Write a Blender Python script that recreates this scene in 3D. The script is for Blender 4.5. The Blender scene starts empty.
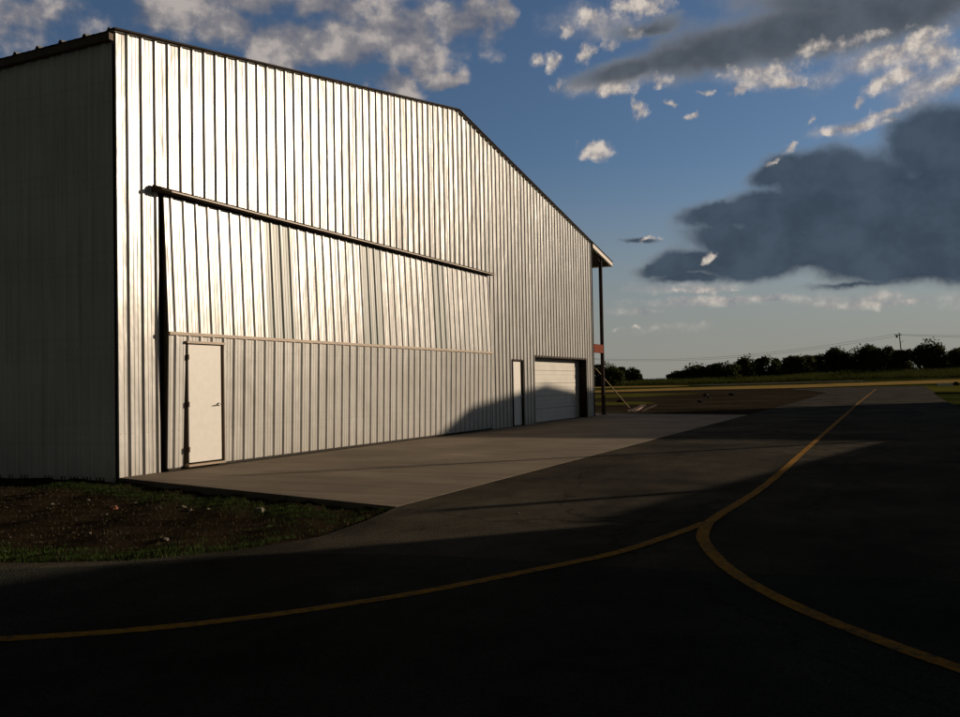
import bpy, math, random
import numpy as np
random.seed(7); rng = np.random.default_rng(7)
scene = bpy.context.scene
COL = scene.collection
R = math.radians

# ------------------------------------------------------------------ helpers
def link(o, parent=None):
    COL.objects.link(o)
    if parent is not None: o.parent = parent
    return o

def mesh_obj(name, verts, faces, mat=None, parent=None, smooth=False):
    me = bpy.data.meshes.new(name)
    me.from_pydata([tuple(v) for v in verts], [], [tuple(f) for f in faces])
    me.update()
    if mat: me.materials.append(mat)
    if smooth:
        for p in me.polygons: p.use_smooth = True
    return link(bpy.data.objects.new(name, me), parent)

def empty(name, loc=(0, 0, 0)):
    o = bpy.data.objects.new(name, None); o.location = loc
    o.empty_display_size = .3
    return link(o)

def tag(o, label=None, cat=None, group=None, kind=None):
    if label: o['label'] = label
    if cat: o['category'] = cat
    if group: o['group'] = group
    if kind: o['kind'] = kind
    return o

class MB:
    """collects boxes, tubes and sheets and links them as one mesh"""
    def __init__(s): s.v = []; s.f = []
    def add(s, v, f):
        n = len(s.v); s.v += [tuple(map(float, a)) for a in v]; s.f += [tuple(i + n for i in q) for q in f]; return s
    def box(s, x0, x1, y0, y1, z0, z1):
        v = [(x, y, z) for z in (z0, z1) for y in (y0, y1) for x in (x0, x1)]
        return s.add(v, [(0, 2, 3, 1), (4, 5, 7, 6), (0, 1, 5, 4), (2, 6, 7, 3), (0, 4, 6, 2), (1, 3, 7, 5)])
    def bar(s, a, b, w, h=None):
        a = np.array(a, float); b = np.array(b, float); h = h or w
        d = b - a; d /= np.linalg.norm(d)
        up = np.array([0, 0, 1.]) if abs(d[2]) < .95 else np.array([1., 0, 0])
        r = np.cross(d, up); r /= np.linalg.norm(r); u = np.cross(r, d)
        v = []
        for p in (a, b):
            for i, j in ((-1, -1), (1, -1), (1, 1), (-1, 1)): v.append(p + r * i * w / 2 + u * j * h / 2)
        return s.add(v, [(3, 2, 1, 0), (4, 5, 6, 7), (0, 1, 5, 4), (1, 2, 6, 5), (2, 3, 7, 6), (3, 0, 4, 7)])
    def tube(s, pts, rad, n=8):
        pts = [np.array(p, float) for p in pts]; v = []; f = []
        if not hasattr(rad, '__len__'): rad = [rad] * len(pts)
        for i, p in enumerate(pts):
            d = pts[min(i + 1, len(pts) - 1)] - pts[max(i - 1, 0)]; d /= np.linalg.norm(d)
            up = np.array([0, 0, 1.]) if abs(d[2]) < .9 else np.array([1., 0, 0])
            r = np.cross(d, up); r /= np.linalg.norm(r); u = np.cross(r, d)
            for k in range(n):
                t = 2 * math.pi * k / n; v.append(p + rad[i] * (math.cos(t) * r + math.sin(t) * u))
        for i in range(len(pts) - 1):
            for k in range(n):
                a = i * n + k; b = i * n + (k + 1) % n; f.append((a, b, b + n, a + n))
        f.append(tuple(range(n))[::-1]); f.append(tuple(range((len(pts) - 1) * n, len(pts) * n)))
        return s.add(v, f)
    def prism(s, poly, z0, z1):
        n = len(poly)
        v = [(x, y, z0) for x, y in poly] + [(x, y, z1) for x, y in poly]
        return s.add(v, [tuple(range(n))[::-1], tuple(range(n, 2 * n))] + [(i, (i + 1) % n, (i + 1) % n + n, i + n) for i in range(n)])
    def obj(s, name, mat, parent=None, smooth=False):
        return mesh_obj(name, s.v, s.f, mat, parent, smooth)

# ------------------------------------------------------------------ materials
def mat(name):
    m = bpy.data.materials.new(name); m.use_nodes = True
    nt = m.node_tree; b = nt.nodes['Principled BSDF']
    return m, nt, b
def N(nt, t, **k):
    n = nt.nodes.new(t)
    for a, v in k.items():
        if a == 'ins':
            for i, x in v.items(): n.inputs[i].default_value = x
        else: setattr(n, a, v)
    return n
def ramp(nt, stops, interp='LINEAR'):
    r = nt.nodes.new('ShaderNodeValToRGB'); r.color_ramp.interpolation = interp
    e = r.color_ramp.elements
    while len(e) > 1: e.remove(e[0])
    e[0].position, e[0].color = stops[0][0], (*stops[0][1], 1)
    for p, c in stops[1:]:
        x = e.new(p); x.color = (*c, 1)
    return r
DIM = ['3D']
def noise(nt, vec, scale, detail=4, rough=.55, sc=None):
    if sc is not None:
        mp = N(nt, 'ShaderNodeMapping'); mp.inputs['Scale'].default_value = sc
        nt.links.new(vec, mp.inputs[0]); vec = mp.outputs[0]
    n = N(nt, 'ShaderNodeTexNoise', noise_dimensions=DIM[0], ins={'Scale': scale, 'Detail': detail, 'Roughness': rough})
    nt.links.new(vec, n.inputs['Vector']); return n
def pos(nt): return N(nt, 'ShaderNodeNewGeometry').outputs['Position']
def bump(nt, b, height, strength, dist):
    n = N(nt, 'ShaderNodeBump', ins={'Strength': strength, 'Distance': dist})
    nt.links.new(height, n.inputs['Height']); nt.links.new(n.outputs[0], b.inputs['Normal']); return n
def mixc(nt, fac, a, b, mode='MIX'):
    m = N(nt, 'ShaderNodeMix', data_type='RGBA', blend_type=mode)
    for s, i in ((fac, 0), (a, 6), (b, 7)):
        if hasattr(s, 'links') or hasattr(s, 'is_linked'): nt.links.new(s, m.inputs[i])
        elif isinstance(s, (int, float)): m.inputs[i].default_value = s
        else: m.inputs[i].default_value = (*s, 1)
    return m.outputs[2]
def math_(nt, op, a, b=None, c=None, clamp=False):
    m = N(nt, 'ShaderNodeMath', operation=op, use_clamp=clamp)
    for i, s in enumerate((a, b, c)):
        if s is None: continue
        if isinstance(s, (int, float)): m.inputs[i].default_value = s
        else: nt.links.new(s, m.inputs[i])
    return m.outputs[0]

def plain(name, col, rough=.6, metal=0., var=.25, scale=6., bmp=0.):
    m, nt, b = mat(name); b.inputs['Specular IOR Level'].default_value = .1 if max(col) < .25 else .5; p = pos(nt)
    n = noise(nt, p, scale, 5)
    r = ramp(nt, [(.3, tuple(c * (1 - var) for c in col)), (.7, tuple(min(1, c * (1 + var)) for c in col))])
    nt.links.new(n.outputs['Fac'], r.inputs[0]); nt.links.new(r.outputs[0], b.inputs['Base Color'])
    b.inputs['Roughness'].default_value = rough; b.inputs['Metallic'].default_value = metal
    if bmp: bump(nt, b, noise(nt, p, scale * 6, 4).outputs['Fac'], 1, bmp)
    return m

def sheet_metal(name, base, metal, rough, wav=.0016, dirt=.35, axis=1, rough_var=.10, spec=.72):
    """painted / coated wall sheeting: oil canning, streaks, dusty foot"""
    m, nt, b = mat(name); p = pos(nt)
    sc_st = (1, 6, .18) if axis == 1 else (6, 1, .18)
    st = noise(nt, p, 2.2, 5, .6, sc_st)                 # vertical streaks
    big = noise(nt, p, .7, 4, .5)
    r = ramp(nt, [(.3, tuple(c * (1 - dirt) for c in base)), (.62, base)])
    nt.links.new(st.outputs['Fac'], r.inputs[0])
    r2 = ramp(nt, [(.3, (.86, .85, .83)), (.65, (1, 1, 1))])
    nt.links.new(big.outputs['Fac'], r2.inputs[0])
    c = mixc(nt, 1., r.outputs[0], r2.outputs[0], 'MULTIPLY')
    # splashed soil along the foot of the sheeting
    sx = N(nt, 'ShaderNodeSeparateXYZ'); nt.links.new(p, sx.inputs[0])
    ft = N(nt, 'ShaderNodeMapRange', ins={1: .5, 2: 0., 3: 0., 4: .35}); nt.links.new(sx.outputs[2], ft.inputs[0])
    fn = math_(nt, 'MULTIPLY', ft.outputs[0], noise(nt, p, 5, 5).outputs['Fac'], clamp=True)
    c = mixc(nt, fn, c, (.2, .15, .1))
    fz = math_(nt, 'ABSOLUTE', math_(nt, 'SUBTRACT', math_(nt, 'FRACT', math_(nt, 'DIVIDE', sx.outputs[2], 1.52)), .5))
    fy = math_(nt, 'ABSOLUTE', math_(nt, 'SUBTRACT', math_(nt, 'FRACT', math_(nt, 'DIVIDE', sx.outputs[axis], .1627)), .5))
    scw = math_(nt, 'MULTIPLY', math_(nt, 'LESS_THAN', fz, .0065), math_(nt, 'LESS_THAN', fy, .06))
    c = mixc(nt, math_(nt, 'MULTIPLY', scw, .7), c, (.10, .08, .06))
    lap = math_(nt, 'MULTIPLY', math_(nt, 'LESS_THAN', math_(nt, 'ABSOLUTE', math_(nt, 'SUBTRACT', fz, .12)), .02), .10)
    c = mixc(nt, lap, c, (.35, .3, .25))
    nt.links.new(c, b.inputs['Base Color'])
    b.inputs['Metallic'].default_value = metal; b.inputs['Specular IOR Level'].default_value = spec
    rr = N(nt, 'ShaderNodeMapRange', ins={1: .3, 2: .7, 3: rough - rough_var / 2, 4: rough + rough_var / 2})
    nt.links.new(noise(nt, p, 1.3, 4, .6, sc_st).outputs['Fac'], rr.inputs[0]); nt.links.new(rr.outputs[0], b.inputs['Roughness'])
    w1 = noise(nt, p, 1.0, 2, .5, (1, 1.6, .55) if axis == 1 else (1.6, 1, .55))
    w2 = noise(nt, p, 3.6, 2, .5, (1, 1.5, .5) if axis == 1 else (1.5, 1, .5))
    h = math_(nt, 'MULTIPLY_ADD', w2.outputs['Fac'], .22, w1.outputs['Fac'])
    bump(nt, b, h, 1, wav * 10)
    return m

M = {}
M['wall'] = sheet_metal('wall_sheeting', (.52, .505, .475), .06, .33, .0040, .2)
M['wall_side'] = sheet_metal('side_sheeting', (.76, .78, .72), .05, .5, .001, .2, axis=0, spec=.4)
M['door_sheet'] = sheet_metal('door_sheeting', (.51, .495, .465), .05, .345, .0040, .2)
M['roof'] = sheet_metal('roof_sheeting', (.42, .41, .39), .5, .45, .001)
M['glassfibre'] = sheet_metal('translucent_sheet', (.25, .27, .24), 0, .45, .0015, .4)
M['bronze'] = plain('brown_trim', (.03, .021, .014), .8, .0, .3, 4)
M['eave'] = plain('eave_brown', (.13, .10, .075), .6, 0, .2, 4)
M['tan'] = plain('tan_trim', (.30, .21, .13), .5, 0, .2, 4)
M['darkframe'] = plain('dark_frame', (.03, .025, .02), .7, 0, .3, 5)
M['doorframe'] = plain('door_frame_brown', (.09, .065, .045), .7, 0, .2, 5)
M['doorpaint'] = plain('door_paint', (.63, .60, .55), .5, 0, .04, 9, .0006)
M['cream'] = plain('cream_sectional', (.52, .49, .43), .5, 0, .08, 2, .0006)
M['chrome'] = plain('brushed_steel', (.6, .58, .55), .25, 1., .1, 20)
M['redsteel'] = plain('red_primer_steel', (.18, .04, .018), .9, .0, .25, 5)
M['poststeel'] = plain('dark_post_steel', (.014, .008, .007), .9, .0, .3, 5)
M['fascia'] = plain('pale_fascia', (.45, .4, .34), .5, .0, .1, 3)
M['timber'] = plain('yellow_timber', (.15, .105, .04), .7, 0, .25, 12)
M['pale'] = plain('pale_debris', (.5, .36, .3), .8, 0, .3, 9)
M['stone_pale'] = plain('pale_stone', (.15, .13, .10), .9, 0, .3, 20, .004)
M['stone_red'] = plain('red_brick_rubble', (.16, .07, .045), .9, 0, .3, 20, .004)
M['clod'] = plain('dark_clod', (.012, .007, .005), .95, 0, .4, 8, .02)
M['wood_pole'] = plain('weathered_pole', (.07, .05, .035), .85, 0, .3, 3)
M['grey_can'] = plain('grey_can', (.2, .2, .2), .5, .3, .1, 3)
M['wire'] = plain('wire', (.03, .03, .03), .6, 0, .1, 1)
M['bark'] = plain('bark', (.06, .045, .032), .9, 0, .35, 5, .02)
M['shingle'] = plain('barn_roof', (.6, .6, .6), .5, .4, .1, .5)
M['barnwall'] = plain('barn_wall', (.05, .045, .04), .8, 0, .2, .5)
M['pale_concrete'] = plain('pale_concrete', (.72, .70, .66), .85, 0, .2, 3, .01)

def leaf_mat(name, c0, c1):
    m, nt, b = mat(name)
    n = noise(nt, pos(nt), 1.1, 3); r = ramp(nt, [(.3, c0), (.7, c1)])
    nt.links.new(n.outputs['Fac'], r.inputs[0]); nt.links.new(r.outputs[0], b.inputs['Base Color'])
    b.inputs['Roughness'].default_value = .8; b.inputs['Specular IOR Level'].default_value = .08
    t = N(nt, 'ShaderNodeBsdfTranslucent'); nt.links.new(r.outputs[0], t.inputs[0])
    mx = N(nt, 'ShaderNodeMixShader', ins={0: .22}); out = nt.nodes['Material Output']
    nt.links.new(b.outputs[0], mx.inputs[1]); nt.links.new(t.outputs[0], mx.inputs[2]); nt.links.new(mx.outputs[0], out.inputs[0])
    return m
M['leaf'] = leaf_mat('leaf_dark', (.026, .036, .009), (.065, .082, .02))
M['leaf2'] = leaf_mat('leaf_olive', (.034, .042, .012), (.08, .09, .028))
M['blade'] = leaf_mat('grass_blade', (.016, .034, .006), (.04, .07, .012))
M['blade_dry'] = leaf_mat('dry_blade', (.06, .04, .02), (.12, .085, .045))
M['blade_far'] = leaf_mat('far_blade', (.04, .05, .012), (.085, .09, .025))

def asphalt(name, base, tint=(1, 1, 1), crack=True):
    m, nt, b = mat(name); p = pos(nt)
    n1 = noise(nt, p, .35, 6, .6); n2 = noise(nt, p, 2.3, 6, .65, (1, .5, 1)); n3 = noise(nt, p, 55, 3, .7)
    r1 = ramp(nt, [(.35, (.55,) * 3), (.65, (1.35,) * 3)]); nt.links.new(n1.outputs['Fac'], r1.inputs[0])
    r2 = ramp(nt, [(.3, (.78,) * 3), (.7, (1.18,) * 3)]); nt.links.new(n2.outputs['Fac'], r2.inputs[0])
    v = N(nt, 'ShaderNodeTexVoronoi', ins={'Scale': 70.}); nt.links.new(p, v.inputs['Vector'])
    r3 = ramp(nt, [(.0, (2.6, 2.4, 2.1)), (.2, (1.1,) * 3), (.6, (.6,) * 3)]); nt.links.new(v.outputs['Distance'], r3.inputs[0])
    c = mixc(nt, 1, tuple(base * t for t in tint), r1.outputs[0], 'MULTIPLY')
    c = mixc(nt, 1, c, r2.outputs[0], 'MULTIPLY'); c = mixc(nt, .9, c, r3.outputs[0], 'MULTIPLY')
    # tyre scuffs and oil stains: stretched dark swirls
    w = noise(nt, p, .9, 3, .5)
    wv = N(nt, 'ShaderNodeVectorMath', operation='MULTIPLY_ADD', ins={1: (2.4, 2.4, 0)})
    nt.links.new(w.outputs['Color'], wv.inputs[0]); nt.links.new(p, wv.inputs[2])
    sw = noise(nt, wv.outputs[0], .5, 5, .65, (1.8, .35, 1))
    r4 = ramp(nt, [(.38, (.62,) * 3), (.5, (1,) * 3)]); nt.links.new(sw.outputs['Fac'], r4.inputs[0])
    c = mixc(nt, .8, c, r4.outputs[0], 'MULTIPLY')
    if crack:
        cv = N(nt, 'ShaderNodeTexVoronoi', feature='DISTANCE_TO_EDGE', ins={'Scale': .16, 'Randomness': 1.})
        wn = noise(nt, p, 1.3, 6, .6)
        va = N(nt, 'ShaderNodeVectorMath', operation='MULTIPLY_ADD', ins={1: (.9, .9, 0)})
        nt.links.new(wn.outputs['Color'], va.inputs[0]); nt.links.new(p, va.inputs[2]); nt.links.new(va.outputs[0], cv.inputs['Vector'])
        r5 = ramp(nt, [(.0, (.35,) * 3), (.0035, (1,) * 3)]); nt.links.new(cv.outputs['Distance'], r5.inputs[0])
        c = mixc(nt, .8, c, r5.outputs[0], 'MULTIPLY')
    nt.links.new(c, b.inputs['Base Color'])
    b.inputs['Roughness'].default_value = .88; b.inputs['Specular IOR Level'].default_value = .01
    h = math_(nt, 'MULTIPLY_ADD', v.outputs['Distance'], -.6, n3.outputs['Fac'])
    bump(nt, b, h, 1, .012)
    return m
M['asphalt'] = asphalt('worn_asphalt', .058, (1.12, .98, .76))
M['asphalt2'] = asphalt('sealed_asphalt', .036, (1, 1, .86))
M['runway'] = asphalt('far_pavement', .09, (1.1, 1, .9), False)

def concrete():
    m, nt, b = mat('brushed_concrete'); p = pos(nt)
    n1 = noise(nt, p, .5, 6, .6); st = noise(nt, p, 2.6, 6, .62, (.16, 1.5, 1)); fine = noise(nt, p, 30, 4, .6)
    r1 = ramp(nt, [(.3, (.72, .70, .68)), (.7, (1.12, 1.1, 1.08))]); nt.links.new(n1.outputs['Fac'], r1.inputs[0])
    r2 = ramp(nt, [(.3, (.66,) * 3), (.68, (1.16,) * 3)]); nt.links.new(st.outputs['Fac'], r2.inputs[0])
    c = mixc(nt, 1, (.20, .163, .121), r1.outputs[0], 'MULTIPLY'); c = mixc(nt, .85, c, r2.outputs[0], 'MULTIPLY')
    r3 = ramp(nt, [(.3, (.9,) * 3), (.7, (1.08,) * 3)]); nt.links.new(fine.outputs['Fac'], r3.inputs[0])
    c = mixc(nt, 1, c, r3.outputs[0], 'MULTIPLY')
    # saw-cut joints every 4.2 m
    sx = N(nt, 'ShaderNodeSeparateXYZ'); nt.links.new(p, sx.inputs[0])
    def joint(o, off, per):
        f = math_(nt, 'FRACT', math_(nt, 'DIVIDE', math_(nt, 'ADD', o, off), per))
        return math_(nt, 'LESS_THAN', math_(nt, 'ABSOLUTE', math_(nt, 'SUBTRACT', f, .5)), .006 * 4.2 / per / 3)
    j = math_(nt, 'MAXIMUM', joint(sx.outputs[1], 1.4, 4.6), joint(sx.outputs[0], 100.75, 6.7))
    c = mixc(nt, math_(nt, 'MULTIPLY', j, .6), c, (.06, .05, .045))
    nt.links.new(c, b.inputs['Base Color']); b.inputs['Roughness'].default_value = .85; b.inputs['Specular IOR Level'].default_value = .12
    bump(nt, b, math_(nt, 'ADD', fine.outputs['Fac'], st.outputs['Fac']), 1, .003)
    return m
M['concrete'] = concrete()

def paint():
    m, nt, b = mat('worn_yellow_paint'); p = pos(nt)
    n = noise(nt, p, 14, 6, .75); n2 = noise(nt, p, 1.2, 4)
    f = math_(nt, 'ADD', n.outputs['Fac'], math_(nt, 'MULTIPLY', n2.outputs['Fac'], .35))
    r = ramp(nt, [(.56, (.36, .175, .014)), (.70, (.25, .125, .016)), (.82, (.08, .055, .03))]); nt.links.new(f, r.inputs[0])
    nt.links.new(r.outputs[0], b.inputs['Base Color']); b.inputs['Roughness'].default_value = .85; b.inputs['Specular IOR Level'].default_value = .03
    v = N(nt, 'ShaderNodeTexVoronoi', ins={'Scale': 70.}); nt.links.new(p, v.inputs['Vector'])
    bump(nt, b, v.outputs['Distance'], .7, -.006)
    return m
M['paint'] = paint()

def soil(name, stops, s1, bm_=.03, s2=None):
    m, nt, b = mat(name); p = pos(nt)
    n = noise(nt, p, s1, 8, .65); r = ramp(nt, stops); nt.links.new(n.outputs['Fac'], r.inputs[0])
    n2 = noise(nt, p, s1 * 14, 5, .7); r2 = ramp(nt, [(.3, (.55,) * 3), (.7, (1.35,) * 3)]); nt.links.new(n2.outputs['Fac'], r2.inputs[0])
    nt.links.new(mixc(nt, 1, r.outputs[0], r2.outputs[0], 'MULTIPLY'), b.inputs['Base Color'])
    b.inputs['Roughness'].default_value = .95; b.inputs['Specular IOR Level'].default_value = .0
    bump(nt, b, n2.outputs['Fac'], 1, bm_)
    return m
M['dirt'] = soil('brown_soil', [(.35, (.009, .0065, .0045)), (.6, (.028, .020, .013))], 1.6, .02)
M['field'] = soil('field_grass', [(.38, (.02, .026, .008)), (.5, (.035, .042, .011)), (.62, (.06, .058, .018))], .06, .2)
M['field_dirt'] = soil('bare_field_soil', [(.35, (.018, .014, .009)), (.6, (.046, .038, .026))], .15, .06)
M['greenfield'] = soil('green_verge', [(.35, (.05, .056, .012)), (.62, (.12, .11, .024))], .12, .1)
M['drygrass'] = soil('dry_grass', [(.3, (.27, .175, .055)), (.7, (.37, .25, .085))], .08, .1)

# ------------------------------------------------------------------ ribbed sheeting
def profile(u0, u1, pitch, phase=0., rib=.037, jit=.0012):
    pts = []
    k0 = int(math.floor((u0 - phase) / pitch)) - 1; k1 = int(math.ceil((u1 - phase) / pitch)) + 1
    for k in range(k0, k1):
        c = phase + k * pitch
        j = lambda: random.uniform(-jit, jit)
        pts += [(c - .058, 0), (c - .018, rib), (c + .018, rib), (c + .058, 0)]
        for q in (pitch * .36, pitch * .64):
            a = j(); pts += [(c + q - .022, a), (c + q - .010, .006 + a), (c + q + .010, .006 + a), (c + q + .022, a)]
    return pts
def hat(pts, u):
    us = [p[0] for p in pts]
    return float(np.interp(u, us, [p[1] for p in pts]))
def ribbed(u0, u1, lo, hi, fn, pitch=.3255, phase=0., holes=(), breaks=(), rib=.037, jit=.0012):
    pts = profile(u0, u1, pitch, phase, rib, jit)
    us = sorted(set([u0, u1] + [p[0] for p in pts if u0 < p[0] < u1] + [b for b in breaks if u0 < b < u1] +
                    [e for h in holes for e in h[:2] if u0 < e < u1]))
    mb = MB(); lo = lo if callable(lo) else (lambda u, c=lo: c); hi = hi if callable(hi) else (lambda u, c=hi: c)
    for a, b in zip(us[:-1], us[1:]):
        if b - a < 1e-6: continue
        mid = (a + b) / 2; ha, hb = hat(pts, a), hat(pts, b)
        hs = sorted([h for h in holes if h[0] < mid < h[1]], key=lambda h: h[2])
        segs = []; cur = None
        for h in hs:
            segs.append((cur, h[2])); cur = h[3]
        segs.append((cur, None))
        for s0, s1 in segs:
            za, zb = (lo(a), lo(b)) if s0 is None else (s0, s0)
            ya, yb = (hi(a), hi(b)) if s1 is None else (s1, s1)
            if ya - za < 1e-4 and yb - zb < 1e-4: continue
            mb.add([fn(a, za, ha), fn(b, zb, hb), fn(b, yb, hb), fn(a, ya, ha)], [(0, 1, 2, 3)])
    return mb

# ------------------------------------------------------------------ the hangar
X0, Y0, W = -12.33, 11.28, 27.17
Y1, YM = Y0 + W, Y0 + W / 2
HE, HP, DEP = 7.90, 10.25, 32.0
SL = (HP - HE) / (W / 2)
OV = 3.1                                   # roof runs on past the far wall as an open porch
def ztop(y): return HP - abs(y - YM) * SL
hangar = empty('metal_hangar', (X0, YM, 0))
tag(hangar, 'large pale ribbed metal aircraft hangar with a gable front facing the paved taxiway', 'hangar')
hangar.location = (0, 0, 0)
BD0, BD1, BDZ, BDH = 12.24, 26.97, 5.22, 2.58     # bifold door: sides, head, hinge line
P1 = (12.80, 13.74, .10, 2.40)             # personnel door in the bifold door
P2 = (29.02, 29.92, .02, 2.35)             # personnel door in the wall
RD = (31.12, 37.35, .0, 2.56)              # roll-up door
zt = lambda y: ztop(y) - .03
fw = ribbed(Y0, Y1, 0., zt, lambda u, v, h: (X0 + h, u, v), phase=Y0 + .29,
            holes=[(BD0, BD1, -1, BDZ), (P2[0] - .06, P2[1] + .06, -1, P2[3] + .06), (RD[0], RD[1], -1, RD[3])], breaks=[YM], jit=.0022)
fw.obj('gable_wall', M['wall'], hangar)
XB = X0 - DEP
sw = ribbed(XB, X0 - .01, -.16, HE - .03, lambda u, v, h: (u, Y0 - h, v), phase=.1)
sw.obj('side_wall', M['wall_side'], hangar)
sw = ribbed(XB, X0 - .01, -.16, HE - .03, lambda u, v, h: (u, Y1 + h, v), phase=.1)
sw.obj('side_wall', M['wall_side'], hangar)
ribbed(Y0, Y1, -.16, zt, lambda u, v, h: (XB - h, u, v), breaks=[YM]).obj('back_wall', M['wall_side'], hangar)
# roof: two slopes, ribs running down the slope
for sgn, yend in ((-1, Y0 - .10), (1, Y1 + OV)):
    ln = abs(yend - YM)
    r = ribbed(XB - .1, X0 + .10, 0., ln, lambda u, v, h, s=sgn: (u, YM + s * v, HP + .0 - v * SL + h), pitch=.61, phase=X0 - .02, rib=.055)
    r.add([(XB - .1, YM, HP - .02), (X0 + .09, YM, HP - .02), (X0 + .09, yend, HP - .02 - ln * SL), (XB - .1, yend, HP - .02 - ln * SL)], [(0, 1, 2, 3)])
    r.obj('roof', M['roof'], hangar)
def rake(ya, yb, za, zb, t0, t1, x0, x1):
    v = []
    for y, z in ((ya, za), (yb, zb)):
        v += [(x0, y, z + t0), (x1, y, z + t0), (x1, y, z + t1), (x0, y, z + t1)]
    return MB().add(v, [(3, 2, 1, 0), (4, 5, 6, 7), (0, 1, 5, 4), (1, 2, 6, 5), (2, 3, 7, 6), (3, 0, 4, 7)])
b = rake(Y0 - .1, YM, ztop(Y0 - .1), HP, -.005, .028, X0 + .03, X0 + .13)
b.add(*(lambda q: (q.v, q.f))(rake(YM, Y1 + OV, HP, ztop(Y1 + OV), -.005, .028, X0 + .03, X0 + .13)))
b.obj('rake_trim', M['bronze'], hangar)
b = rake(Y1 + .05, Y1 + OV, ztop(Y1 + .05), ztop(Y1 + OV), -.20, -.025, X0 + .0, X0 + .10)
b.obj('porch_fascia', M['fascia'], hangar)
MB().box(XB - .1, X0 + .10, Y1 + OV - .04, Y1 + OV + .02, ztop(Y1 + OV) - .20, ztop(Y1 + OV) - .01).obj('porch_eave_trim', M['fascia'], hangar)
# soffit boards under the porch
rake(Y1 + .04, Y1 + OV - .05, ztop(Y1 + .04), ztop(Y1 + OV - .05), -.17, -.13, XB, X0 - .02).obj('porch_soffit', M['darkframe'], hangar)
MB().box(XB, X0 + .02, Y0 - .13, Y0 - .035, HE - .19, HE - .07).obj('eave_trim', M['eave'], hangar)
MB().box(X0 - .03, X0 + .004, Y0 - .022, Y0 - .004, -.14, HE - .23).obj('corner_trim', M['bronze'], hangar)
MB().box(X0 - .10, X0 + .035, Y1 - .02, Y1 + .045, 0., HE - .08).obj('corner_trim', M['bronze'], hangar)
MB().box(X0 - .05, X0 + .045, Y0 - .003, Y0 + .09, 0., HE - .04).obj('corner_flashing', M['wall'], hangar)
# porch frame
PX, PY = X0 + .0, 40.15
for k in range(4):
    xx = PX - .09 - k * 7.6
    b = MB().box(xx - .07, xx + .07, PY - .07, PY + .07, 0., ztop(PY) - .20)
    b.box(xx - .14, xx + .14, PY - .14, PY + .14, -.02, .02)
    b.obj('porch_post', M['poststeel'], hangar)
    MB().bar((xx, PY, ztop(PY) - .45), (xx, PY - .42, ztop(PY) - .22), .06).obj('post_bracket', M['poststeel'], hangar)
    if k < 3:
        b = MB()
        zc, hh = 3.1, .19
        b.box(xx - .09, xx + .09, Y1 + .05, PY - .075, zc + hh - .02, zc + hh)
        b.box(xx - .09, xx + .09, Y1 + .05, PY - .075, zc - hh, zc - hh + .02)
        b.box(xx + .055, xx + .075, Y1 + .05, PY - .075, zc - hh + .021, zc + hh - .021)
        b.obj('porch_beam', M['redsteel'], hangar)

# bifold door -------------------------------------------------
def off(z):                                # how far the folded leaf stands out
    if z > BDH: return .07 + (.17 - .07) * (BDZ - z) / (BDZ - BDH)
    return .17 - .07 * (BDH - z) / BDH
DY0, DY1 = BD0 + .11, BD1 - .03
fr = MB()
for ys, ye in ((DY0 - .02, DY0 + .004), (DY1 - .004, DY1 + .02)):
    for z0, z1 in ((.07, BDH), (BDH, BDZ - .05)):
        v = []
        for z in (z0, z1):
            v += [(X0 + off(z) - .20, ys, z), (X0 + off(z) - .004, ys, z), (X0 + off(z) - .004, ye, z), (X0 + off(z) - .20, ye, z)]
        fr.add(v, [(3, 2, 1, 0), (4, 5, 6, 7), (0, 1, 5, 4), (1, 2, 6, 5), (2, 3, 7, 6), (3, 0, 4, 7)])
for z in (.12, 1.3, BDH - .1, BDH + .1, 3.9, BDZ - .15):
    fr.box(X0 + off(z) - .18, X0 + off(z) - .10, DY0 + .005, DY1 - .005, z - .03, z + .03)
bif = fr.obj('bifold_door', M['darkframe'], hangar)
bif['label'] = 'bulging two-leaf bifold hangar door'
fold = lambda u, v, h: (X0 + off(v) + h * .8, u, v)
GL = [(15.24, 16.20), (19.03, 19.98), (22.88, 23.70)]
ribbed(DY0, DY1, BDH + .03, BDZ - .06, fold, phase=DY0 + .17, holes=[(a, b, 0, 9) for a, b in GL], jit=.0024).obj('upper_panel', M['door_sheet'], bif)
ribbed(DY0, DY1, .06, BDH - .03, fold, phase=DY0 + .17, holes=[(P1[0] - .03, P1[1] + .05, P1[2] - .02, P1[3] + .03)], jit=.0016).obj('lower_panel', M['door_sheet'], bif)
for a, b_ in GL:
    ribbed(a, b_, BDH + .03, BDZ - .06, lambda u, v, h: (X0 + off(v) + h * .8 + .003, u, v), phase=DY0 + .17).obj('translucent_panel', M['glassfibre'], bif)
MB().box(X0 + .165, X0 + .212, DY0 - .02, DY1 + .02, BDH - .032, BDH + .028).obj('hinge_rail', M['tan'], bif)
MB().box(X0 + .06, X0 + .125, DY0, DY1, .015, .058).obj('bottom_seal', M['darkframe'], bif)
# hood over the head of the door
hood = MB()
prof = [(.0, .10), (.03, .10), (.24, .035), (.24, -.02), (.20, -.03), (.0, -.03)]
v = [(X0 + .036 + dx, y, BDZ + dz) for y in (BD0 - .14, BD1 + .06) for dx, dz in prof]; n = len(prof)
hood.add(v, [tuple(range(n)), tuple(range(n, 2 * n))[::-1]] + [(i, i + n, (i + 1) % n + n, (i + 1) % n) for i in range(n)])
hood.obj('hood', M['bronze'], bif)
MB().box(X0 + .278, X0 + .285, BD0 + .1, BD1 + .05, BDZ - .02, BDZ + .005).obj('drip_edge', M['tan'], bif)

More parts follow.
